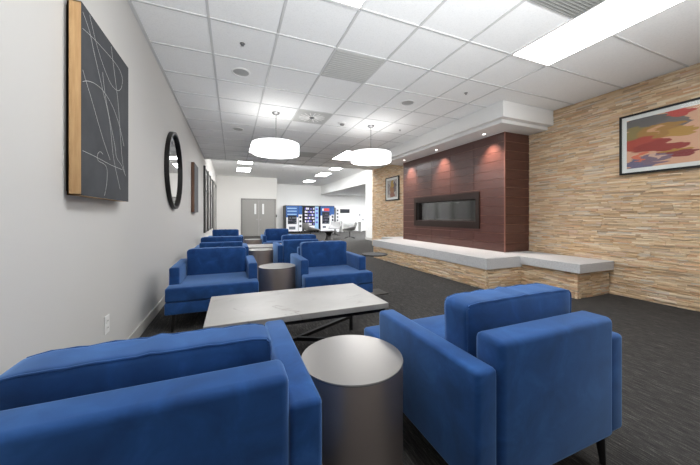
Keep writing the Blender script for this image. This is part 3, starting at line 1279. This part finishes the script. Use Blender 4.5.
# right machine: blue top with red banner
t = vend_body(5.28, 6.28, 'right vending machine, blue header with a red banner and dark window')
slab(t, 'front_panel', M['vwhite'], .04, .74, .10, 1.10)
slab(t, 'header_panel', M['vblue'], .04, .74, 1.10, 1.70)
slab(t, 'banner', M['vred'], .26, .62, 1.40, 1.58, .026)
slab(t, 'banner_badge', M['vwhite'], .14, .25, 1.40, 1.56, .026)
slab(t, 'product_window', M['vdark'], .14, .64, .56, 1.34, .027)
shelf_rows(t, .16, .62, (.60, .78, .96, 1.14), 5, (M['prod_grey'], M['prod_dark'], M['vdark']), .10, rng)
for o in list(t.children):
    if o.name.split('.')[0] in ('product', 'shelf'):
        o.location.y = -.022
slab(t, 'coin_panel', M['vblue'], .76, .97, 1.16, 1.70)
slab(t, 'payment_panel', M['vwhite'], .76, .97, .10, 1.16)
for z in (.94, .72, .46):
    slab(t, 'button_pad', M['vblack'], .80, .92, z, z + .16, .026)
slab(t, 'dispensing_flap', M['prod_grey'], .18, .40, .28, .42, .028)

# narrow card kiosk
t = thing('payment_kiosk', 'narrow white kiosk with dark slots right of the vending machines', 'kiosk', (6.40, VY, 0))
bm = new()
box(bm, 0, .22, .02, .5, 0, 1.62, .01, 1)
obj('cabinet', bm, M['vwhite'], t)
for z in (.5, .72, .94, 1.16, 1.38):
    slab(t, 'slot', M['vblack'], .05, .16, z, z + .12, .004, y=.02)

# ============================================================ WALL-HUNG THINGS
# large canvas at the left
PX = LW
t = thing('painting', 'large charcoal abstract canvas with thin white lines in a deep wooden frame', 'painting', (PX, 2.14, 1.62))
P0 = Vector((PX, 2.14, 1.62))
bm = new()
y0, y1, z0, z1, dp = 1.80, 2.482, 1.147, 2.10, .07
for (a, b, c, d) in ((y0, y0 + .006, z0, z1), (y1 - .006, y1, z0, z1), (y0, y1, z0, z0 + .006), (y0, y1, z1 - .006, z1)):
    box(bm, PX + .012, PX + dp - .004, a, b, c, d)
box(bm, PX + .012, PX + .02, y0, y1, z0, z1)
bm.transform(Matrix.Translation(-P0))
obj('frame', bm, M['wood'], t)
bm = new()
box(bm, PX + .001, PX + .012, y0 + .02, y1 - .02, z0 + .02, z1 - .02)  # black block put in for the shaded gap between frame and wall
bm.transform(Matrix.Translation(-P0))
obj('shaded_gap', bm, M['black'], t)
bm = new()
box(bm, PX + .02, PX + dp - .0045, y0 + .007, y1 - .007, z0 + .007, z1 - .007)
box(bm, PX + dp - .0039, PX + dp - .002, y0, y1, z0, z1)
bm.transform(Matrix.Translation(-P0))
cv = obj('canvas', bm, M['canvas'], t)
LINES = [
    [(1.812, 1.974), (1.915, 1.991), (2.045, 2.004), (2.198, 2.013), (2.315, 2.004), (2.366, 1.958), (2.327, 1.885), (2.255, 1.85), (2.154, 1.855), (2.045, 1.916), (1.969, 1.981), (1.907, 2.06), (1.885, 2.09)],
    [(1.812, 1.711), (1.868, 1.738), (1.956, 1.76), (2.069, 1.762), (2.198, 1.72), (2.315, 1.63), (2.393, 1.523)],
    [(1.813, 2.057), (1.883, 2.005), (1.935, 1.926), (2.045, 1.768), (2.144, 1.622), (2.209, 1.406), (2.321, 1.222)],
    [(1.812, 1.77), (1.845, 1.73), (1.915, 1.651), (2.045, 1.493), (2.154, 1.386)],
    [(2.17, 2.083), (2.214, 1.967), (2.284, 1.778), (2.327, 1.566), (2.361, 1.423), (2.403, 1.342)],
    [(2.045, 1.867), (2.093, 1.728), (2.226, 1.496), (2.258, 1.422), (2.348, 1.382), (2.423, 1.325)],
    [(1.812, 1.369), (1.966, 1.366), (2.165, 1.357), (2.361, 1.358)],
    [(2.05, 1.399), (2.022, 1.406), (1.994, 1.397), (1.977, 1.376), (1.99, 1.351), (2.07, 1.345), (2.107, 1.322), (2.109, 1.267), (2.093, 1.206), (2.07, 1.163)]]
for k, ln in enumerate(LINES):
    bm = new()
    tube(bm, [(PX + dp - .0024 - P0.x, a - P0.y, b - P0.z) for a, b in smooth_pts(ln, 6)], .0013, 5)
    obj('drawn_line', bm, M['chalk'], cv)

# round mirror
t = thing('mirror', 'round wall mirror in a thin black rim on the left wall', 'mirror', (LW, 4.5, 1.66))
bm = new()
lathe(bm, [(.49, 0), (.515, 0), (.515, .05), (.485, .05), (.485, .012), (.49, 0)], 96)
bm.transform(Matrix.Rotation(R(90), 4, 'Y'))
obj('rim', bm, M['black'], t, True)
bm = new()
lathe(bm, [(0, .002), (.487, .002), (.487, .018), (0, .018)], 96)
bm.transform(Matrix.Rotation(R(90), 4, 'Y'))
obj('mirror_glass', bm, M['mirror'], t)

# second canvas
t = thing('painting', 'narrow looking grey canvas with brown wooden sides beyond the round mirror', 'painting', (LW, 6.7, 1.62))
bm = new()
box(bm, .005, .058, -.34, .34, -.49, .49)
obj('frame', bm, M['walnut'], t)
bm = new()
box(bm, .056, .061, -.335, .335, -.485, .485)
obj('canvas', bm, M['greycanvas'], t)

# framed abstract on the stone wall
def framed(label, y0, y1, z0, z1, art, fw, mw):
    cy, cz = (y0 + y1) / 2, (z0 + z1) / 2
    t = thing('framed_picture', label, 'picture', (RW - .028, cy, cz))
    a, b = (y1 - y0) / 2, (z1 - z0) / 2
    bm = new()
    for s in (-1, 1):
        box(bm, -.03, .012, min(s * a, s * (a - fw)), max(s * a, s * (a - fw)), -b, b)
        box(bm, -.03, .012, -a + fw, a - fw, min(s * b, s * (b - fw)), max(s * b, s * (b - fw)))
    obj('frame', bm, M['black'], t)
    bm = new()
    box(bm, -.015, .01, -a + fw, a - fw, -b + fw, b - fw)
    obj('mat_board', bm, M['matboard'], t)
    bm = new()
    q = fw + mw
    box(bm, -.0175, -.012, -a + q, a - q, -b + q, b - q)
    obj('artwork', bm, art, t)
    bm = new()
    box(bm, -.024, -.022, -a + fw, a - fw, -b + fw, b - fw)
    obj('picture_glass', bm, M['glass'], t)


framed('large warm abstract painting in a black frame on the stone wall', .93, 2.118, 1.578, 2.335, M['art_red'], .022, .05)
framed('small framed brown print in a black frame on the stone beside the fireplace', 7.5, 8.3, 1.55, 2.30, M['art_brown'], .03, .07)

# wall outlet by the left armchair
t = thing('wall_outlet', 'white power outlet plate low on the left wall behind the foreground armchair', 'outlet', (LW, 2.305, .345))
bm = new()
box(bm, 0, .006, -.036, .036, -.058, .058, .002, 1)
obj('cover_plate', bm, M['white'], t)
for z in (-.022, .022):
    bm = new()
    box(bm, .006, .009, -.016, .016, z - .014, z + .014, .001, 1)
    sk = obj('socket', bm, M['matboard'], t)
    bm = new()
    for s in (-.006, .006):
        box(bm, .0085, .0095, s - .0012, s + .0012, z - .003, z + .006)
    obj('slot', bm, M['black'], sk)

t = thing('card_reader', 'small black card reader on the wall right of the double door', 'card reader', (2.215, 16.0, 1.07))
bm = new()
box(bm, -.03, .03, -.03, 0, -.07, .07, .005, 1)
obj('reader_body', bm, M['black'], t)
bm = new()
box(bm, -.006, .006, -.033, -.028, .03, .042)
obj('indicator', bm, M['steel'], t)

t = thing('display_panel', 'wide black display panel on the white wall right of the vending machines', 'display', (7.38, 18.94, 1.42))
bm = new()
box(bm, -.36, .36, -.04, 0, -.14, .14, .006, 1)
obj('housing', bm, M['black'], t)
bm = new()
box(bm, -.32, .32, -.043, -.038, -.10, .10)
obj('screen', bm, M['vdark'], t)
for x, z, lb in ((8.55, 1.15, 'upper small dark wall switch on the white recess wall'), (8.8, .80, 'middle small grey wall switch near the pillar edge'), (8.55, .36, 'lower small grey wall outlet on the white recess wall')):
    t = thing('wall_switch', lb, 'wall switch', (x, 18.94, z), 0, 'switch plates on the recess wall')
    bm = new()
    box(bm, -.05, .05, -.012, 0, -.06, .06, .003, 1)
    obj('cover_plate', bm, M['prod_grey'], t)
    bm = new()
    box(bm, -.012, .012, -.02, -.012, -.025, .025)
    obj('rocker', bm, M['black'], t)
